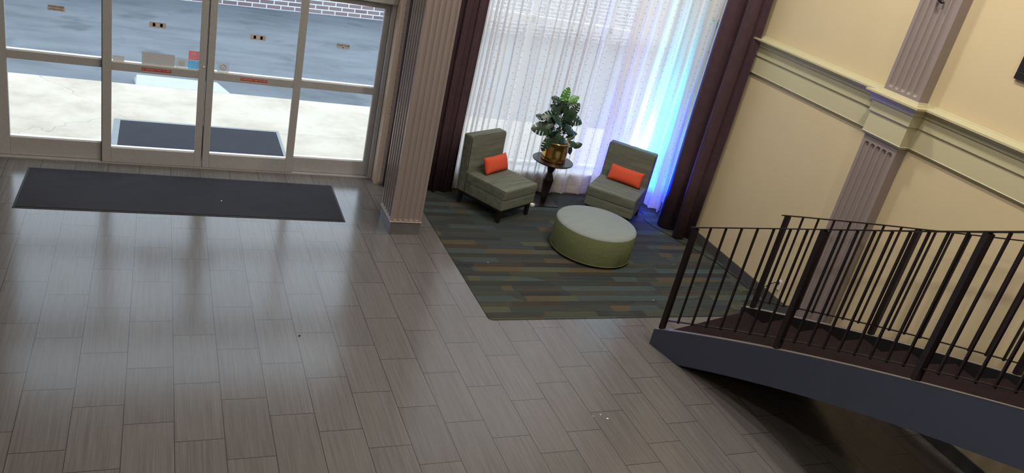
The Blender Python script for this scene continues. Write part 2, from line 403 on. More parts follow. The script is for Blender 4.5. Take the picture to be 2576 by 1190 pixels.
def pilaster(z0, z1, te, be):
    bm = bmesh.new(); XF = WX - PD
    fluted(bm, PY1 - PY0, z0, z1, lambda u, z, d_: (XF + d_, PY1 - u, z), 5, .028, .020, .06, te, be)
    for y, s in ((PY0, 1), (PY1, -1)):
        v = [bm.verts.new(q) for q in ((XF, y, z0), (WX, y, z0), (WX, y, z1), (XF, y, z1))]; bm.faces.new(v if s > 0 else v[::-1])
    v = [bm.verts.new(q) for q in ((XF, PY0, z0), (XF, PY1, z0), (WX, PY1, z0), (WX, PY0, z0))]; bm.faces.new(v)
    bmesh.ops.remove_doubles(bm, verts=bm.verts, dist=1e-5); bmesh.ops.recalc_face_normals(bm, faces=bm.faces)
    return bm
tag(obj('trim_2', pilaster(0.0, 2.186, True, True), 'taupe'), 'taupe fluted pilaster below the moulding band', 'pilaster', kind='structure')
tag(obj('trim_3', pilaster(2.60, CH, False, True), 'taupe'), 'taupe fluted pilaster above the moulding band', 'pilaster', kind='structure')

# free-standing column
CX0, CX1, CY0, CY1, CB = 3.03, 3.365, 0.0, .44, .155
colm = thing('column', 'taupe fluted square column standing between the entrance floor and the carpet', 'column', ((CX0 + CX1) / 2, (CY0 + CY1) / 2, 0))
inv = Matrix.Translation((-(CX0 + CX1) / 2, -(CY0 + CY1) / 2, 0))
bm = bmesh.new()
fluted(bm, CX1 - CX0, CB, CH, lambda u, z, d_: (CX0 + u, CY0 + d_, z), 5, .02, .008, .014, False, True)
fluted(bm, CX1 - CX0, CB, CH, lambda u, z, d_: (CX1 - u, CY1 - d_, z), 5, .02, .014, .014, False, True)
fluted(bm, CY1 - CY0, CB, CH, lambda u, z, d_: (CX0 + d_, CY1 - u, z), 5, .02, .014, .014, False, True)
fluted(bm, CY1 - CY0, CB, CH, lambda u, z, d_: (CX1 - d_, CY0 + u, z), 5, .02, .014, .014, False, True)
bmesh.ops.remove_doubles(bm, verts=bm.verts, dist=1e-5); bmesh.ops.recalc_face_normals(bm, faces=bm.faces); bm.transform(inv)
obj('shaft', bm, 'taupe', colm)
bm = bx(CX0 + .004, CX1 - .004, CY0 + .004, CY1 - .004, 0, CB - .006); bm.transform(inv); o = obj('plinth', bm, simple('grey_plank_tile', srgb(98, 96, 98), .4, 0, .1, 12), colm); o['label'] = 'grey tile plinth'
bm = bx(CX0 - .006, CX1 + .006, CY0 - .006, CY1 + .006, CB - .006, CB); bm.transform(inv); obj('edge_strip', bm, simple('pale_edge_strip', srgb(190, 178, 166), .4), colm)['label'] = 'thin pale metal edge strip'

# ------------------------------------------------------------------ entrance doors
def door(name, label, x0, x1, y0, y1, gx0, gx1, zb, ztop):
    t = thing(name, label, 'door', ((x0 + x1) / 2, (y0 + y1) / 2, 0), kind='structure'); ox, oy = (x0 + x1) / 2, (y0 + y1) / 2
    L = lambda b: (b.transform(Matrix.Translation((-ox, -oy, 0))), b)[1]
    b = bx((x0, gx0, y0, y1, .015, ztop), (gx1, x1, y0, y1, .015, ztop), (gx0, gx1, y0, y1, .015, zb), (gx0, gx1, y0, y1, 1.03, 1.115), (gx0, gx1, y0, y1, 2.03, ztop))
    obj('frame', L(b), 'alu', t, bevel=.004)
    # sloped glazing beads that catch the outside light
    b = bmesh.new()
    for za in (zb, 1.115):
        v = [b.verts.new(q) for q in ((gx0, y0 + .012, za), (gx1, y0 + .012, za), (gx1, y0 + .012, za + .010), (gx0, y0 + .012, za + .010), (gx0, y1, za), (gx1, y1, za), (gx1, y1, za + .016), (gx0, y1, za + .016))]
        for q in ((0, 1, 2, 3), (3, 2, 6, 7), (5, 4, 7, 6)): b.faces.new([v[i] for i in q])
    obj('glazing_bead', L(b), 'white', t)
    ym = (y0 + y1) / 2
    for za, zc in ((zb, 1.03), (1.115, 2.03)): obj('glass_pane', L(bx(gx0, gx1, ym - .003, ym + .003, za, zc)), 'glass', t)
    return t, L, ym
YL0, YL1, YF0, YF1 = 1.505, 1.545, 1.555, 1.60
dL, LL, yL = door('door_1', 'fixed glass side panel at the left end of the entrance', -.70, .275, YF0, YF1, -.600, .235, .21, 2.10)
d1, L1, y1 = door('door_2', 'left sliding glass door leaf of the entrance, the one with many stickers', .238, 1.221, YL0, YL1, .325, 1.150, .182, 2.10)
d2, L2, y2 = door('door_3', 'right sliding glass door leaf of the entrance, one round sticker', 1.233, 2.218, YL0, YL1, 1.305, 2.135, .178, 2.10)
dR, LR, yR = door('door_4', 'fixed glass side panel at the right end of the entrance', 2.20, 3.115, YF0, YF1, 2.225, 3.05, .19, 2.10)
obj('gasket', L1(bx(1.2205, 1.2255, YL0 + .004, YL1, .015, 2.1)), 'alud', d1); obj('gasket', L2(bx(1.2285, 1.2335, YL0 + .004, YL1, .015, 2.1)), 'alud', d2)
obj('gasket', L1(bx(.232, .239, YL0 + .006, YF0, .015, 2.1)), 'alud', d1)
obj('lock_knob', L1(tube([(1.198, YL0 - .012, 1.165), (1.198, YL0 + .002, 1.165)], .011, 14)), 'plastic', d1)
# stickers on the glass
def stick(L, par, nm, x0, x1, z0, z1, yy, mat, lab, r_=0):
    o = obj(nm, L(bx(x0, x1, yy - .0042, yy - .0034, z0, z1)), mat, par)
    if r_: m = o.modifiers.new('round', 'BEVEL'); m.width = r_; m.segments = 4; m.affect = 'EDGES'; m.limit_method = 'ANGLE'
    o['label'] = lab; return o
def txt(L, s, par, size, mat, x, z, yy, sx=1.0, nm='lettering'):
    o = frame_text(nm, s, size, mat, par, x, z, yy - .0048, sx)
    for v in o.data.vertices: pass
    o.data.transform(Matrix.Translation(-Vector(tuple(par_root(par).location)[:2] + (0,)))); return o
def par_root(p): return p.parent if p.parent else p
s = stick(LL, dL, 'sticker', -.240, -.093, 1.545, 1.60, yL, 'stan', 'faded tan notice sticker'); txt(LL, 'STAND CLEAR', s, .021, 'edark', -.166, 1.583, yL, .95); txt(LL, 'AUTOMATIC DOOR', s, .013, 'edark', -.166, 1.559, yL, 1.0)
for L, dd, yy, xa in ((L1, d1, y1, .742), (L2, d2, y2, 1.724)):
    s = stick(L, dd, 'sticker', xa - .078, xa + .078, 1.515, 1.57, yy, 'stan', 'automatic door sticker with dark arrows round a pale disc')
    for k in (-1, 1):
        b = bmesh.new()
        v = [b.verts.new((xa + k * a, yy - .0050, 1.5425 + c)) for a, c in ((.047, -.018), (.047, .018), (.026, .018), (.020, 0), (.026, -.018))]
        b.faces.new(v); obj('arrow_mark', L(b), 'sb', s)
    b = bmesh.new(); bmesh.ops.create_circle(b, cap_ends=True, radius=.019, segments=24); b.transform(Matrix.Translation((xa, yy - .0052, 1.5425)) @ Matrix.Rotation(PI / 2, 4, 'X')); obj('disc_mark', L(b), 'sw', s)
s = stick(LR, dR, 'sticker', 2.570, 2.716, 1.525, 1.578, yR, 'sgrey', 'grey notice sticker reading stand clear'); txt(LR, 'STAND CLEAR', s, .023, 'edark', 2.643, 1.558, yR, .95)
b = bmesh.new(); v = [b.verts.new((2.643 + a, yR - .0052, 1.531 + c)) for a, c in ((-.012, 0), (.012, 0), (0, .012))]; b.faces.new(v); obj('arrow_mark', LR(b), 'sb', s)
stick(L1, d1, 'sticker', .334, .440, 1.122, 1.182, y1, 'spale', 'small blank pale sticker')
s = stick(L1, d1, 'sticker', .602, .914, 1.124, 1.250, y1, 'sgrey', 'large pale grey sticker')
s = stick(L1, d1, 'sticker', .918, 1.040, 1.116, 1.226, y1, 'slight', 'half clear square sticker with a pale disc')
b = bmesh.new(); bmesh.ops.create_circle(b, cap_ends=True, radius=.034, segments=28); b.transform(Matrix.Translation((.980, y1 - .0050, 1.172)) @ Matrix.Rotation(PI / 2, 4, 'X')); obj('disc_mark', L1(b), 'spale', s)
s = stick(L1, d1, 'sticker', 1.046, 1.147, 1.222, 1.318, y1, 'sred', 'pinkish red square sticker with white emblem', .004)
b = bmesh.new(); bmesh.ops.create_circle(b, cap_ends=True, radius=.022, segments=24); b.transform(Matrix.Translation((1.096, y1 - .0050, 1.284)) @ Matrix.Scale(.8, 4, (0, 0, 1)) @ Matrix.Rotation(PI / 2, 4, 'X')); obj('emblem', L1(b), 'sw', s)
obj('emblem', L1(bx((1.086, 1.106, y1 - .0056, y1 - .005, 1.262, 1.272))), 'sw', s); obj('emblem', L1(bx((1.090, 1.094, y1 - .006, y1 - .0055, 1.276, 1.288), (1.099, 1.103, y1 - .006, y1 - .0055, 1.276, 1.288))), 'sred', s)
obj('print_line', L1(bx((1.066, 1.128, y1 - .0056, y1 - .005, 1.247, 1.253), (1.078, 1.116, y1 - .0056, y1 - .005, 1.234, 1.238))), 'sw', s)
stick(L1, d1, 'sticker', 1.043, 1.147, 1.117, 1.212, y1, 'sblue', 'sky blue square sticker', .008)
s = stick(L2, d2, 'sticker', 1.334, 1.452, 1.117, 1.226, y2, 'slight', 'rounded clear sticker with a pale ring', .012)
b = lathe([(.024, 0), (.034, 0), (.034, .0006), (.024, .0006), (.024, 0)], 28); b.transform(Matrix.Translation((1.393, y2 - .005, 1.175)) @ Matrix.Rotation(PI / 2, 4, 'X')); obj('ring_mark', L2(b), 'spale', s)
obj('ring_mark', L2(bx((1.382, 1.387, y2 - .0056, y2 - .005, 1.165, 1.185), (1.392, 1.396, y2 - .0056, y2 - .005, 1.162, 1.182), (1.401, 1.405, y2 - .0056, y2 - .005, 1.165, 1.185))), 'spale', s)
for L, dd, xa in ((L1, d1, .745), (L2, d2, 1.716)):
    yy = YL0 + .0032
    s = stick(L, dd, 'emergency_sticker', xa - .141, xa + .141, 1.059, 1.090, yy, 'ered', 'red strip sticker reading in emergency push to open')
    txt(L, 'IN EMERGENCY PUSH TO OPEN', s, .0235, 'epink', xa, 1.0745, yy, .80)
# surrounding entrance frame, header, transom
fr = thing('window_1', 'aluminium entrance frame with header bar and transom glass above the doors', 'door frame', (1.2, 1.56, 0), kind='structure')
L = lambda b: (b.transform(Matrix.Translation((-1.2, -1.56, 0))), b)[1]
obj('frame', L(bx((3.118, 3.16, 1.49, 1.62, 0, 3.2), (-.735, -.703, 1.49, 1.62, 0, 3.2), (-.735, 3.16, 1.46, 1.64, 2.105, 2.27), (-.735, 3.16, 1.5, 1.6, 3.14, 3.2))), 'alu', fr, bevel=.003)
obj('threshold', L(bx(-.70, 3.118, 1.50, 1.62, 0, .012)), 'alu', fr)
for a, b_ in ((-.703, 3.118),): obj('glass_pane', L(bx(a, b_, 1.557, 1.563, 2.27, 3.14)), 'glass', fr)

# ------------------------------------------------------------------ big window behind the sheers
wn = thing('window_2', 'tall white framed window behind the sheer curtains', 'window', (5.4, 1.62, 0), kind='structure')
L = lambda b: (b.transform(Matrix.Translation((-5.4, -1.62, 0))), b)[1]
obj('frame', L(bx((3.72, 3.79, 1.58, 1.66, .27, 4.7), (6.98, WX, 1.58, 1.66, .27, 4.7), (3.79, 6.98, 1.58, 1.66, .27, .33), (3.79, 6.98, 1.58, 1.66, 2.12, 2.20), (3.79, 6.98, 1.58, 1.66, 4.64, 4.7), (4.84, 4.89, 1.58, 1.66, .33, 4.64), (5.92, 5.97, 1.58, 1.66, .33, 4.64))), 'white', wn)
obj('window_sill', L(bx(3.72, WX, 1.37, 1.60, .265, .29)), 'white', wn, bevel=.004)
obj('glass_pane', L(bx(3.79, 6.98, 1.617, 1.623, .33, 4.64)), 'glass', wn)

# ------------------------------------------------------------------ curtains
def cloth(name, path, z0, z1, mat, thick=0, nz=6, flare=None):
    me_b = bmesh.new(); uvl = me_b.loops.layers.uv.new('UVMap'); arc = [0]
    for a, b_ in zip(path, path[1:]): arc.append(arc[-1] + (Vector(b_) - Vector(a)).length)
    rows = []; cen = sum((Vector(p) for p in path), Vector((0, 0))) / len(path)
    for k in range(nz + 1):
        z = z0 + (z1 - z0) * k / nz; rows.append([me_b.verts.new((p[0] + .012 * math.sin(z * 1.7 + i * .05), p[1] + .010 * math.sin(z * 1.3 + i * .07), z)) for i, p in enumerate(path)])
    for k in range(nz):
        for i in range(len(path) - 1):
            fc = me_b.faces.new((rows[k][i], rows[k][i + 1], rows[k + 1][i + 1], rows[k + 1][i]))
            for lp, (ii, kk) in zip(fc.loops, ((i, k), (i + 1, k), (i + 1, k + 1), (i, k + 1))): lp[uvl].uv = (arc[ii], z0 + (z1 - z0) * kk / nz)
    o = obj(name, me_b, mat, None, True)
    if thick: m = o.modifiers.new('thick', 'SOLIDIFY'); m.thickness = thick
    return o
def wavy(p0, p1, seed, amps=(.05, .022), step=.012, per=.23):
    rnd = random.Random(seed); a = Vector(p0); b_ = Vector(p1); ln = (b_ - a).length; t = (b_ - a).normalized(); nn = Vector((-t.y, t.x)); n = int(ln / step); out = []; ph = 0; pp = rnd.random() * 6
    for i in range(n + 1):
        s_ = i * ln / n; ph += step * 2 * PI / (per * (1 + .45 * math.sin(s_ * 4.1 + pp)))
        am = amps[0] * (.75 + .45 * math.sin(s_ * 2.7 + pp * 2)); q = math.sin(ph); q = q * abs(q) ** .2
        out.append(a + t * (s_ + .03 * math.sin(2 * ph)) + nn * (am * q + amps[1] * math.sin(ph * 2.3 + pp) * .5))
    return out
p1_ = catmull([(3.20, 1.33), (3.245, 1.335), (3.29, 1.31)], 4) + wavy((3.33, 1.285), (4.95, 1.282), 3, (.038, .010), per=.19)
p2_ = wavy((4.87, 1.338), (6.16, 1.338), 11, (.040, .012), per=.24)
p3_ = [Vector((6.12, 1.30)) + Vector((0, 0))]
guide = catmull([(6.03, 1.235), (6.20, 1.275), (6.42, 1.30), (6.62, 1.24), (6.84, 1.08), (6.93, .95), (6.95, .84)], 30)
out3 = []; acc = 0
for i in range(len(guide) - 1):
    t = (guide[i + 1] - guide[i]); acc += t.length; nn = Vector((-t.y, t.x)).normalized()
    out3.append(guide[i] + nn * (min(.045, .012 + acc * .07) * math.sin(acc * 2 * PI / .17) + .012 * math.sin(acc * 2 * PI / .071)))
g2 = 'floor length white sheer curtain panels at the window'
tag(cloth('sheer_curtain', p1_, .03, 4.75, 'sheer'), 'white dash patterned sheer curtain behind the chair on the left and the dark drape', 'curtain', g2)
tag(cloth('sheer_curtain', p2_, .03, 4.75, 'sheer'), 'white dash patterned sheer curtain directly behind the potted plant', 'curtain', g2)
tag(cloth('sheer_curtain', out3, .03, 4.75, 'sheerg'), 'white sheer curtain lit blue and cyan behind the chair on the right', 'curtain', g2)
ed = catmull([(6.92, .79), (6.875, .70), (6.885, .66), (6.93, .70), (6.98, .74)], 6)
tag(cloth('sheer_curtain', ed, .02, 4.75, 'sheerg', .002), 'narrow pale sheer edge strip tucked against the right dark drape', 'curtain', g2)
dp = catmull([(3.252, 1.295), (3.262, 1.25), (3.29, 1.205)], 4) + wavy((3.32, 1.19), (4.125, 1.195), 5, (.032, .012), per=.15)
tag(cloth('drape', dp, .022, 4.78, 'drape', .006), 'dark maroon drape hanging behind the fluted column', 'curtain', 'floor length maroon drapes framing the window')
rd = catmull([(6.985, .70), (6.88, .60), (6.74, .53), (6.70, .44), (6.76, .36), (6.87, .33), (6.89, .28), (6.80, .23), (6.74, .16), (6.77, .10), (6.86, .085), (6.915, .14), (6.95, .12), (6.975, .05)], 8)
tag(cloth('drape', rd, .022, 4.78, 'drape', .006), 'dark maroon drape bunched beside the cream wall behind the stairs', 'curtain', 'floor length maroon drapes framing the window')

# ------------------------------------------------------------------ entrance mats
t = thing('entrance_mat', 'long charcoal walk-off mat on the tiles inside the glass doors', 'mat', (1.105, .765, 0), math.radians(-1.0))
obj('border', bx(-1.525, 1.525, -.475, .475, .0, .005), 'matd', t); obj('pile', bx(-1.505, 1.505, -.455, .455, .004, .009), 'mat', t)

# ------------------------------------------------------------------ outside
tag(obj('outside_pavement', bx(-12, 16, 1.66, 4.39, -.3, -.012), 'concrete'), 'pale concrete pavement outside the entrance doors', 'pavement', kind='structure')
tag(obj('outside_road', bx(-30, 40, 4.39, 40, -.3, -.10), 'asphalt'), 'blue grey asphalt drive beyond the kerb', 'road', kind='structure')
b = bmesh.new(); v = [b.verts.new(q) for q in ((.49, 4.385, -.011), (1.72, 4.385, -.011), (1.56, 4.86, -.011), (.49, 4.86, -.011), (.49, 4.385, -.11), (1.80, 4.385, -.11), (1.60, 4.93, -.11), (.45, 4.93, -.11))]
for q in ((0, 1, 2, 3), (1, 5, 6, 2), (3, 2, 6, 7), (0, 3, 7, 4), (4, 7, 6, 5)): b.faces.new([v[i] for i in q])
bmesh.ops.recalc_face_normals(b, faces=b.faces)
tag(obj('kerb_ramp', b, simple('pale_ramp_concrete', srgb(168, 174, 180), .85, 0, .06, 4)), 'pale concrete kerb ramp stepping down onto the asphalt', 'ramp', kind='structure')
t = thing('outside_mat', 'dark navy mat set in a metal frame on the pavement outside the doors', 'mat', (1.26, 2.37, -.012))
obj('frame', bx((-.97, -.90, -.57, .57, 0, .008), (.935, .97, -.57, .57, 0, .008), (-.90, .935, .525, .57, 0, .008), (-.90, .935, -.57, -.53, 0, .008)), simple('mat_frame_metal', srgb(116, 122, 128), .5), t)
obj('pile', bx(-.90, .935, -.53, .525, 0, .006), 'omat', t)
bw = obj('neighbouring_wall', bx(-14, 26, 0, .3, -.15, 3.0), 'brick'); bw.location = (1.963, 10.75, 0); bw.rotation_euler = (0, 0, math.radians(10.4))
tag(bw, 'brick wall with white mortar across the asphalt drive', 'wall', kind='structure')

# ------------------------------------------------------------------ slipper chairs
def rbox(x0, x1, y0, y1, z0, z1, r_, seg=4, puff=0, lean=0, cuts=0):
    bm = bmesh.new(); box(bm, x0, x1, y0, y1, z0, z1)
    bmesh.ops.recalc_face_normals(bm, faces=bm.faces)
    bmesh.ops.bevel(bm, geom=bm.edges[:], offset=r_, segments=seg, profile=.6, affect='EDGES')
    if lean:
        for v in bm.verts: v.co.y += lean * max(0, v.co.z - z0) / (z1 - z0)
    return bm
def loop_tube(pts, r_):
    return tube(list(pts) + [pts[0]], r_, 6)
def make_chair(label):
    t = thing('slipper_chair', label, 'chair', (0, 0, 0), 0, 'armless upholstered chairs in the window corner')
    W, D, SB, ST, BT = .315, .36, .17, .43, .87   # local: faces -y
    TH = .135
    obj('seat', rbox(-W, W, -D, D - TH + .01, SB, .315, .022), 'uph', t, True)
    bm = rbox(-W, W, -D - .004, D - TH + .004, .300, ST, .024)
    bmesh.ops.subdivide_edges(bm, edges=[e for e in bm.edges if e.calc_length() > .2], cuts=5, use_grid_fill=True)
    for v in bm.verts:
        if v.co.z > ST - .01: v.co.z += .014 * max(0, 1 - (v.co.x / W) ** 2) * max(0, 1 - ((v.co.y + TH / 2) / (D - TH / 2)) ** 2)
    cu = obj('seat_cushion', bm, 'uph', t, True)
    y0, y1 = -D + .004, D - TH
    obj('piping', loop_tube([(-W + .006, y0, ST - .010), (W - .006, y0, ST - .010), (W - .006, y1, ST - .010), (-W + .006, y1, ST - .010)], .0045), 'pip', cu)
    bk = obj('backrest', rbox(-W, W, D - TH, D, SB, BT, .024, lean=.03), 'uph', t, True)
    le = lambda z: .03 * (z - SB) / (BT - SB)
    obj('piping', loop_tube([(-W + .006, D - TH + .006 + le(.45), .45), (-W + .006, D - TH + .006 + le(BT - .03), BT - .026), (-W + .03, D - TH + .008 + le(BT), BT - .006), (W - .03, D - TH + .008 + le(BT), BT - .006), (W - .006, D - TH + .006 + le(BT - .03), BT - .026), (W - .006, D - TH + .006 + le(.45), .45)], .0042), 'pip', bk)
    obj('piping', tube([(-W - .001, D - TH + .006, SB + .02), (-W - .001, D - TH + .006 + le(.43), .43)], .003, 6), 'pip', bk)
    obj('base_frame', bx((-W + .03, W - .03, -D + .03, -D + .055, .135, .178), (-W + .03, W - .03, D - .055, D - .03, .135, .178), (-W + .03, -W + .055, -D + .055, D - .055, .135, .178), (W - .055, W - .03, -D + .055, D - .055, .135, .178)), 'wood', t)
    for sx in (-1, 1):
        for sy in (-1, 1):
            bm = bmesh.new(); cx, cy = sx * (W - .05), sy * (D - .05); h = .026; g = .019
            v = [bm.verts.new((cx + a * g + sx * .004, cy + c * g + sy * .004, .007)) for a, c in ((-1, -1), (1, -1), (1, 1), (-1, 1))] + [bm.verts.new((cx + a * h, cy + c * h, .172)) for a, c in ((-1, -1), (1, -1), (1, 1), (-1, 1))]
            for q in ((3, 2, 1, 0), (4, 5, 6, 7), (0, 1, 5, 4), (1, 2, 6, 5), (2, 3, 7, 6), (3, 0, 4, 7)): bm.faces.new([v[i] for i in q])
            obj('leg', bm, 'wood', t, bevel=.003)
    return t
def copy_tree(o, parent=None):
    c = o.copy(); C.objects.link(c); c.parent = parent
    for ch in [q for q in o.children]: copy_tree(ch, c)
    return c
ch1 = make_chair('sage green armless chair on the left, back to the dark drape, near the column')
a1 = math.radians(29.4); u1 = Vector((math.cos(a1), math.sin(a1))); v1 = Vector((-u1.y, u1.x))
F1 = Vector((4.405, .315)); c1 = F1 + u1 * .315 + v1 * .36
ch1.location = (c1.x, c1.y, 0); ch1.rotation_euler = (0, 0, a1)
ch2 = copy_tree(ch1); ch2['label'] = 'sage green armless chair on the right, glowing blue at its back edge, behind the ottoman'
a2 = math.radians(-43); u2 = Vector((math.cos(a2), math.sin(a2))); v2 = Vector((-u2.y, u2.x))
F2 = Vector((5.665, .675)); c2 = F2 + u2 * .315 + v2 * .36
ch2.location = (c2.x, c2.y, 0); ch2.rotation_euler = (0, 0, a2)

# lumbar pillows
def make_pillow(label):
    bm = bmesh.new(); nx, ny = 22, 12; W, H = .228, .104; vt = {}
    for s_ in (1, -1):
        for i in range(nx + 1):
            for j in range(ny + 1):
                a = -1 + 2 * i / nx; b_ = -1 + 2 * j / ny
                edge = (i in (0, nx) or j in (0, ny))
                if edge and s_ == -1: continue
                th = .055 * ((1 - abs(a) ** 3.2) ** .5) * ((1 - abs(b_) ** 2.6) ** .5)
                pin = 1 - .05 * (1 - abs(a)) * abs(b_) ** 2; px = a * W * (1 - .035 * (1 - b_ * b_)) ; pz = b_ * H * (1 - .06 * (1 - a * a))
                vt[(i, j, s_)] = bm.verts.new((px, -s_ * th, pz))
    def g(i, j, s_): return vt.get((i, j, s_)) or vt[(i, j, 1)]
    for s_ in (1, -1):
        for i in range(nx):
            for j in range(ny):
                q = [g(i, j, s_), g(i + 1, j, s_), g(i + 1, j + 1, s_), g(i, j + 1, s_)]; bm.faces.new(q if s_ > 0 else q[::-1])
    o = obj('lumbar_pillow', bm, 'orange', None, True); tag(o, label, 'pillow', 'orange lumbar pillows on the chairs'); return o
p1 = make_pillow('orange lumbar pillow leaning on the left chair')
def place_pillow(o, c, u, v, dx, dy, yaw, tilt):
    q = c + u * dx + v * dy; o.location = (q.x, q.y, .540); o.rotation_euler = (math.radians(-tilt), 0, yaw)
place_pillow(p1, c1, u1, v1, .035, .108, a1 + math.radians(4), 22)
p2 = p1.copy(); C.objects.link(p2); p2['label'] = 'orange lumbar pillow leaning on the right chair'
place_pillow(p2, c2, u2, v2, .03, .108, a2 - math.radians(3), 22)

# ------------------------------------------------------------------ ottoman
t = thing('ottoman', 'round olive green ottoman with a grey top on the carpet', 'ottoman', (5.335, -.265, 0))
R_ = .468
obj('side_band', lathe([(R_ - .03, .030), (R_ - .004, .032), (R_, .045), (R_, .335), (R_ - .006, .352)], 72), 'ott', t, True)
obj('top_cushion', lathe([(R_ - .004, .350), (R_ - .012, .363), (R_ - .035, .373), (R_ * .5, .380), (0, .382)], 72), 'ottop', t, True)
obj('piping', tube([((R_ + .001) * math.cos(k / 64 * 2 * PI), (R_ + .002) * math.sin(k / 64 * 2 * PI), .040) for k in range(65)], .004, 6), 'ott', t)
obj('base', lathe([(0, .012), (R_ - .05, .012), (R_ - .03, .02), (R_ - .03, .034), (0, .034)], 48), 'wood', t)
for k in range(4):
    a = PI / 4 + k * PI / 2; obj('foot', lathe([(0, .007), (.022, .007), (.024, .014), (0, .014)], 16, .33 * math.cos(a), .33 * math.sin(a)), 'black', t)

# ------------------------------------------------------------------ pedestal table + potted plant
TX, TY, TZ = 5.285, 1.02, .60
t = thing('pedestal_table', 'small round espresso pedestal table with a faceted stem', 'table', (TX, TY, .007))
obj('tabletop', lathe([(0, TZ - .032), (.242, TZ - .032), (.258, TZ - .022), (.260, TZ - .012), (.254, TZ - .007), (0, TZ - .007)], 56), 'wood', t)
obj('stem', lathe([(0, .010), (.030, .010), (.036, .03), (.072, .33), (.036, .42), (.036, .428), (.058, .49), (.034, .545), (.05, .575), (0, .575)], 6, rot=.3), 'wood', t)
obj('base_plate', bx(-.150, .165, -.14, .15, 0, .011), 'wood', t, bevel=.002)
t = thing('potted_plant', 'leafy split-leaf plant in a shiny brass pot on the pedestal table', 'plant', (TX, TY, TZ))
PR = .158
obj('pot', lathe([(0, 0), (PR - .010, 0), (PR - .002, .006), (PR, .014), (PR - .003, .026), (PR - .004, .03), (PR - .002, .034), (PR - .001, .04), (PR, .14), (PR + .002, .232), (PR + .007, .237), (PR + .008, .248), (PR + .004, .255), (PR - .006, .255), (PR - .008, .21), (0, .21)], 56), 'brass', t, True)['label'] = 'polished brass pot'
obj('soil', lathe([(0, .222), (PR - .009, .222), (PR - .009, .215), (0, .215)], 24), 'soil', t)
main = catmull([(0, 0, .18), (-.01, .01, .35), (-.02, -.01, .52), (.0, .0, .70), (.0, -.01, .84)], 8)
obj('stem', tube(main, [.011 - .007 * i / len(main) for i in range(len(main))], 8), 'stem', t)
def leaf_mesh(L_, split):
    bm = bmesh.new(); n = 26; mid = []; 
    for i in range(n + 1):
        s_ = i / n; mid.append(bm.verts.new((0, s_ * L_, .10 * L_ * math.sin(s_ * 2.2) - .06 * L_ * s_)))
    for sgn in (-1, 1):
        for i in range(n):
            s0, s1 = i / n, (i + 1) / n
            if split and (i % 5 == 4) and 3 < i < n - 2: depth = .34
            else: depth = 1
            def wd(s_): return .46 * L_ * (math.sin(PI * min(1, s_ * .93 + .07)) ** .62) * (1.0 - .38 * s_)
            def pt(s_, k, dd): 
                w_ = wd(s_) * k * dd; back = (-.16 * L_ * (1 - s_) if s_ < .25 else 0) * k + .10 * L_ * k * (s_ > .2)
                return (sgn * w_, s_ * L_ + back, .10 * L_ * math.sin(s_ * 2.2) - .06 * L_ * s_ - .20 * w_ * k)
            ks = [0, .34, .7, 1]
            A = [mid[i]] + [bm.verts.new(pt(s0, k, 1)) for k in ks[1:]]; B = [mid[i + 1]] + [bm.verts.new(pt(s1, k, 1)) for k in ks[1:]]
            lim = 1 if depth < 1 else 3
            for k in range(lim):
                q = [A[k], A[k + 1], B[k + 1], B[k]]; bm.faces.new(q if sgn > 0 else q[::-1])
    bmesh.ops.remove_doubles(bm, verts=bm.verts, dist=1e-5)
    return bm
# x offset, z offset, y offset, length, yaw of the blade tip (deg in xz plane: 0 = up), pitch towards viewer, split, bright
LV = [(-.042, .800, -.02, .15, 12, 25, 1, 1), (.02, .79, -.03, .13, 62, 30, 1, 1), (-.07, .775, .0, .12, -78, 35, 1, 0), (.005, .755, -.04, .12, 70, 70, 0, 0), (.0, .735, -.05, .12, 170, 50, 0, 0),
      (-.06, .60, -.03, .21, -100, 45, 1, 0), (-.12, .53, -.05, .15, -130, 50, 0, 0), (.06, .61, -.02, .21, 112, 35, 1, 0), (-.14, .44, -.06, .23, -96, 28, 1, 0), (-.03, .52, -.08, .16, -60, 60, 0, 0),
      (.04, .49, -.08, .15, 125, 45, 1, 0), (-.01, .37, -.10, .15, -160, 55, 0, 0), (-.12, .31, -.09, .16, -155, 30, 1, 0), (.02, .33, -.11, .14, 150, 50, 0, 0), (.10, .33, -.06, .10, 60, 45, 0, 0),
      (.13, .28, -.08, .11, 100, 40, 0, 0), (.215, .235, -.05, .10, 70, 30, 0, 0), (.16, .22, -.06, .09, 165, 25, 0, 0), (-.22, .55, -.02, .11, -80, 40, 1, 0), (-.05, .62, .06, .18, 40, 40, 0, 0), (.03, .45, .07, .18, 80, 40, 1, 0), (-.08, .38, .06, .18, -70, 50, 1, 0), (-.05, .34, -.10, .15, 175, 35, 1, 0), (.05, .57, -.05, .15, 20, 60, 0, 0), (-.08, .64, .02, .14, -30, 60, 1, 0), (.10, .40, -.02, .13, 95, 55, 0, 0)]
rl = random.Random(21)
for k in range(12):
    LV.append((rl.uniform(-.11, .13), rl.uniform(.30, .66), rl.uniform(-.10, .08), rl.uniform(.10, .16), rl.uniform(-170, 170), rl.uniform(15, 70), k % 2, 0))
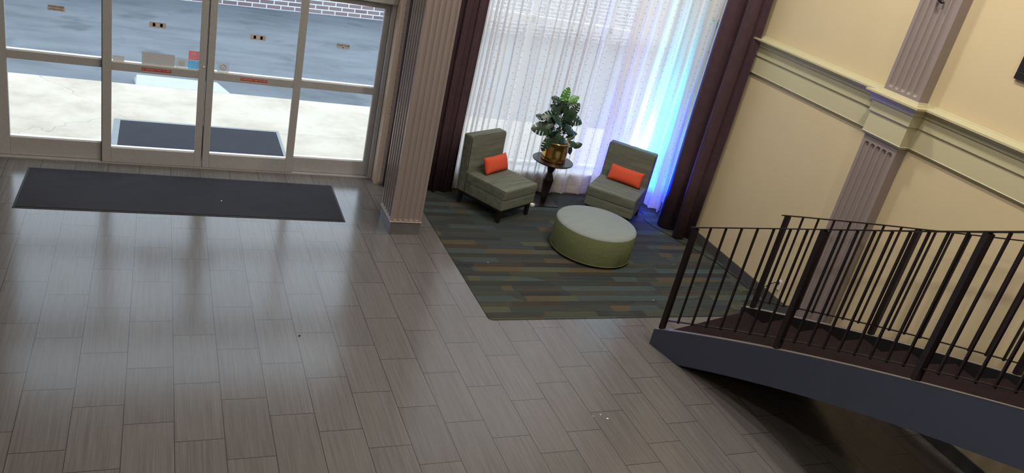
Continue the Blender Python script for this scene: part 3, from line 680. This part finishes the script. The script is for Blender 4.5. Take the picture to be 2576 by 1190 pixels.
for (x_, z_, y_, L_, ang, pit, sp, br) in LV:
    x_ = x_ * 1.12 - .022; z_ = max(z_, .27) if abs(x_) < .15 else z_
    base = Vector((x_, y_, z_ - .02))
    a = math.radians(ang)
    tip = Vector((math.sin(a), 0, math.cos(a)))
    nrm = Vector((0, -math.cos(math.radians(pit)), math.sin(math.radians(pit)))); nrm = (nrm - tip * nrm.dot(tip)).normalized(); sd = tip.cross(nrm)
    Mx = Matrix(((sd.x, tip.x, nrm.x, 0), (sd.y, tip.y, nrm.y, 0), (sd.z, tip.z, nrm.z, 0), (0, 0, 0, 1)))
    bm = leaf_mesh(L_, sp); bm.transform(Matrix.Translation(base) @ Mx)
    lf = obj('leaf', bm, 'leafy' if br else 'leaf', t, True)
    if br: lf['label'] = 'bright green young leaf'
    zt = max(.19, min(z_ - .10, .8)); k = min(range(len(main)), key=lambda i: abs(main[i].z - zt)); s0 = main[k]
    if z_ < .42: s0 = Vector((x_ * .35, y_ * .35, .218))
    midp = (s0 + base) / 2 + Vector((0, 0, .035))
    obj('petiole', tube(catmull([s0, midp, base + tip * .01], 5), .0028, 5), 'stem', lf)
# small white box by the table base
bm = bx(-.032, .032, -.062, .062, 0, .03); o = obj('adapter_box', bm, 'plastic', bevel=.004); o.location = (5.07, .94, .007); o.rotation_euler = (0, 0, math.radians(28)); tag(o, 'small white box lying on the carpet beside the table base', 'box')

# ------------------------------------------------------------------ floor uplight behind the right chair
t = thing('floor_uplight', 'small black coloured uplight on the carpet behind the right chair', 'lamp', (6.62, 1.00, .007))
obj('housing', lathe([(0, 0), (.05, 0), (.055, .01), (.055, .12), (.048, .125), (.048, .115), (0, .115)], 24), 'black', t); obj('lens', lathe([(0, .116), (.047, .116), (.047, .119), (0, .119)], 24), 'led', t)
def spot(name, col, e, ang, to, par, at=(0, 0, .14), blend=.8, size=.03):
    l = bpy.data.lights.new(name, 'SPOT'); l.energy = e; l.color = col; l.spot_size = math.radians(ang); l.spot_blend = blend; l.shadow_soft_size = size
    o = bpy.data.objects.new(name, l); C.objects.link(o); o.parent = par; o.location = at
    o.rotation_euler = (Vector(to) - Vector(at)).to_track_quat('-Z', 'Y').to_euler(); return o
spot('blue_beam', (.0, .025, 1.0), 420, 150, (.05, .12, 1), t)
spot('cyan_beam', (.0, .80, .85), 900, 34, (.14, .20, 1.15), t)
spot('white_beam', (.75, 1.0, .95), 230, 28, (-.04, .26, .95), t, (0, 0, .16))

# ------------------------------------------------------------------ outlet, cord
t = thing('wall_outlet', 'white wall outlet above the charcoal baseboard', 'outlet', (WX, -1.48, .27))
obj('cover_plate', bx(-.007, 0, -.036, .036, -.058, .058), 'plastic', t, bevel=.003)
for dz in (-.022, .022): obj('socket', bx(-.0085, -.006, -.016, .016, dz - .014, dz + .014), 'paper', t, bevel=.002)
bm = tube(catmull([(6.64, .93, .03), (6.68, .80, .016), (6.60, .62, .012), (6.64, .38, .012), (6.72, .20, .012), (6.76, .04, .012), (6.86, -.14, .012), (6.92, -.36, .013), (6.97, -.53, .013), (6.985, -.72, .014), (7.0, -.93, .016), (6.985, -1.10, .018), (7.0, -1.22, .05), (7.01, -1.34, .16), (7.015, -1.44, .27), (7.036, -1.48, .292)], 8), .0045, 6)
cd = thing('power_cord', 'black power cord running from the uplight along the baseboard to the outlet', 'cord', (6.9, -.3, 0)); bm.transform(Matrix.Translation((-6.9, .3, 0))); obj('cable', bm, 'cord', cd)
bm = tube([(7.012, -1.48, .292), (7.041, -1.48, .292)], [.012, .016], 10); bm.transform(Matrix.Translation((-6.9, .3, 0))); obj('plug', bm, 'cord', cd)

# ------------------------------------------------------------------ curved staircase
SCX, SCY, RN, RF = .103, -3.55, 5.183, 6.546
TH0 = -.274; Z0 = .176; KZ = 2.526; DROP = .34
def sp_(R, th, z): return (SCX + R * math.cos(th), SCY - R * math.sin(th), z)
def ztop(th): return Z0 + KZ * (th - TH0)
THE = .505
def arcstrip(r0, r1, fz0, fz1, ta, tb, n):
    bm = bmesh.new(); rings = []
    for i in range(n + 1):
        th = ta + (tb - ta) * i / n
        rings.append([bm.verts.new(sp_(r0, th, fz0(th))), bm.verts.new(sp_(r1, th, fz0(th))), bm.verts.new(sp_(r1, th, fz1(th))), bm.verts.new(sp_(r0, th, fz1(th)))])
    for A, B in zip(rings, rings[1:]):
        for k in range(4):
            if (A[k].co - A[(k + 1) % 4].co).length < 1e-6 and (B[k].co - B[(k + 1) % 4].co).length < 1e-6: continue
            bm.faces.new((A[k], A[(k + 1) % 4], B[(k + 1) % 4], B[k]))
    bm.faces.new(rings[0][::-1]); bm.faces.new(rings[-1]); bmesh.ops.recalc_face_normals(bm, faces=bm.faces); return bm
st = thing('staircase', 'curved staircase with slate blue sides and dark brown carpeted steps', 'staircase', (0, 0, 0))
for R in (RN, RF):
    so_ = obj('stringer', arcstrip(R - .026, R + .026, lambda th: max(.0, ztop(th) - DROP), ztop, TH0 - .004, THE, 90), 'stringer', st)
    obj('cap_strip', arcstrip(R - .027, R + .027, ztop, lambda th: ztop(th) + .004, TH0 - .004, THE, 90), 'cap', so_)
for R, sgn in ((RN, 1), (RF, -1)):  # added black strips that paint in the shade on the inner stringer faces
    obj('inner_shade_strip', arcstrip(min(R + sgn * .026, R + sgn * .034), max(R + sgn * .026, R + sgn * .034), lambda th: max(.0, ztop(th) - DROP + .01), lambda th: ztop(th) - .001, TH0 - .002, THE, 90), 'black', st)
STEP = .0645; RIS = STEP * KZ
nstep = int((THE - TH0) / STEP)
for i in range(nstep):
    ta = -.268 + STEP * i; tb = ta + STEP; z = .150 + RIS * i
    bm = arcstrip(RN + .035, RF - .035, lambda th, z=z: max(.0, min(z - .02, z - RIS + .02)), lambda th, z=z: z, ta, tb + .003, 5)
    obj('step', bm, 'tread', st, bevel=.008)
obj('soffit', arcstrip(RN + .035, RF - .035, lambda th: max(.004, ztop(th) - DROP + .0), lambda th: max(.012, ztop(th) - DROP + .02), -.20, THE, 60), 'stringer', st)

def railing(R, posts, counts, label):
    t = thing('stair_railing', label, 'railing', sp_(R, posts[0], ztop(posts[0]) + .004), 0, 'dark iron railings of the staircase'); base = Vector(t.location); back = Matrix.Translation(-base); H = 1.055
    def vert(th, hw, z0, z1, nm):
        c = Vector(sp_(R, th, 0)); e = Vector((math.cos(th), -math.sin(th), 0)); g = Vector((math.sin(th), math.cos(th), 0)); bm = bmesh.new()
        v = [bm.verts.new(c + e * a * hw + g * b_ * hw + Vector((0, 0, z))) for z in (z0, z1) for a, b_ in ((-1, -1), (1, -1), (1, 1), (-1, 1))]
        for q in ((3, 2, 1, 0), (4, 5, 6, 7), (0, 1, 5, 4), (1, 2, 6, 5), (2, 3, 7, 6), (3, 0, 4, 7)): bm.faces.new([v[i] for i in q])
        bmesh.ops.recalc_face_normals(bm, faces=bm.faces); bm.transform(back); obj(nm, bm, 'iron', t)
    ths = posts
    for th in ths:
        vert(th, .0225, ztop(th) + .004, ztop(th) + H, 'post')
    for (a, b_), n in zip(zip(ths, ths[1:]), counts):
        for k in range(1, n):
            th = a + (b_ - a) * k / n; vert(th, .0078, ztop(th) + .082, ztop(th) + H, 'baluster')
    te = ths[-1] + .01
    bm = arcstrip(R - .021, R + .021, lambda th: ztop(th) + H, lambda th: ztop(th) + H + .010, ths[0] - .009, te, 60); bm.transform(back); obj('handrail', bm, 'iron', t)
    bm = arcstrip(R - .014, R + .014, lambda th: ztop(th) + .092, lambda th: ztop(th) + .101, ths[0], te, 60); bm.transform(back); obj('bottom_rail', bm, 'iron', t)
    return t
railing(RN, [-.266, -.037, .197, .43, .50], [8, 9, 9, 3], 'near dark iron stair railing on the open side of the stairs')
railing(RF, [-.262, -.072, .122, .316, .50], [8, 9, 9, 9], 'far dark iron stair railing beside the cream wall')

# ------------------------------------------------------------------ wall things at the frame edge
t = thing('picture_frame', 'black framed picture hanging on the cream wall at the right edge', 'picture', (WX, -3.40, 3.5))
obj('frame', bx((-.03, 0, -.42, .42, -.43, -.37), (-.03, 0, -.42, .42, .37, .43), (-.03, 0, .36, .42, -.37, .37), (-.03, 0, -.42, -.36, -.37, .37)), 'black', t, bevel=.003)
obj('artwork', bx(-.016, 0, -.36, .36, -.37, .37), 'art', t)
b = bmesh.new(); bmesh.ops.create_circle(b, cap_ends=True, radius=.055, segments=20); b.transform(Matrix.Translation((-.0175, .31, -.22)) @ Matrix.Rotation(PI / 2, 4, 'Y')); obj('painted_shape', b, 'arto', t)
t = thing('wall_sconce', 'dark wrought iron wall sconce on the upper pilaster, only its curled tail in view', 'lamp', (WX - PD, -2.10, 3.6))
obj('arm', tube(catmull([(-.012, 0, .25), (-.05, 0, .08), (-.075, 0, -.02), (-.06, -.01, -.09), (-.035, -.04, -.125), (-.02, -.055, -.115)], 8), .013, 8), 'iron', t)
obj('backplate', bx(-.012, 0, -.04, .04, .18, .36), 'iron', t, bevel=.004)
obj('cup', lathe([(0, .25), (.03, .25), (.08, .34), (.09, .42), (.085, .42), (.07, .345), (0, .27)], 24, -.09, 0), 'iron', t)
obj('bulb', lathe([(0, .30), (.03, .33), (.035, .37), (.02, .41), (0, .42)], 16, -.09, 0), 'lamp', t, True)

# ------------------------------------------------------------------ crumbs
def scrap(x, y, z, s_, lab, mat='paper', nm='paper_scrap'):
    bm = bmesh.new(); bmesh.ops.create_icosphere(bm, subdivisions=1, radius=s_)
    rr = random.Random(int(x * 1000))
    for v in bm.verts: v.co *= rr.uniform(.6, 1.2); v.co.z *= .35
    mn = min(v.co.z for v in bm.verts)
    o = obj(nm, bm, mat); o.location = (x, y, z - mn + .0005); tag(o, lab, 'debris', 'tiny scraps on the floor' if mat == 'paper' else None)
scrap(4.08, -3.142, 0, .010, 'largest white crumb on the tiles below the stair foot')
scrap(4.043, -3.085, 0, .007, 'white crumb just above the largest crumb on the tiles')
scrap(3.97, -3.10, 0, .005, 'tiny white crumb left of the other two crumbs on the tiles')
scrap(3.956, -.60, .007, .006, 'tiny white crumb on the carpet left of the ottoman')
scrap(5.56, -1.369, .007, .007, 'tiny white crumb on the carpet near the stair foot')
scrap(1.397, .638, .009, .009, 'small pale crumb on the charcoal entrance mat')
scrap(1.855, -1.873, 0, .011, 'small dark leaf bit on the grey tiles', 'black', 'leaf_bit')

# ------------------------------------------------------------------ unseen ceiling fill lights, added to brighten the lobby
k = 0
for x, y, e in ((1.0, -1.0, 30), (5.3, -.7, 78), (5.2, -2.8, 92), (3.7, -3.6, 75), (-3, -3, 10), (3.6, -8.4, 170), (0.4, -5.4, 55), (-3, -8, 40)):
    names = ['above the entrance', 'above the seating corner', 'above the staircase', 'above the middle of the lobby', 'left of the entrance', 'behind the viewer', 'just below the mezzanine edge', 'in the back left']
    t = thing('fill_light', 'unseen round warm fill light added at the ceiling ' + names[k], 'light', (x, y, CH), 0, 'unseen fill lights added at the ceiling'); k += 1
    obj('trim_ring', lathe([(.20, -.012), (.24, -.012), (.24, 0), (.20, 0), (.20, -.012)], 32), 'white', t); obj('diffuser', lathe([(0, -.006), (.20, -.006), (.20, -.002), (0, -.002)], 32), 'lamp', t)
    l = bpy.data.lights.new('fill_lamp', 'AREA'); l.shape = 'DISK'; l.size = .4; l.energy = e; l.color = (1.0, .925, .80)
    o = bpy.data.objects.new('fill_lamp', l); C.objects.link(o); o.parent = t; o.location = (0, 0, -.02)
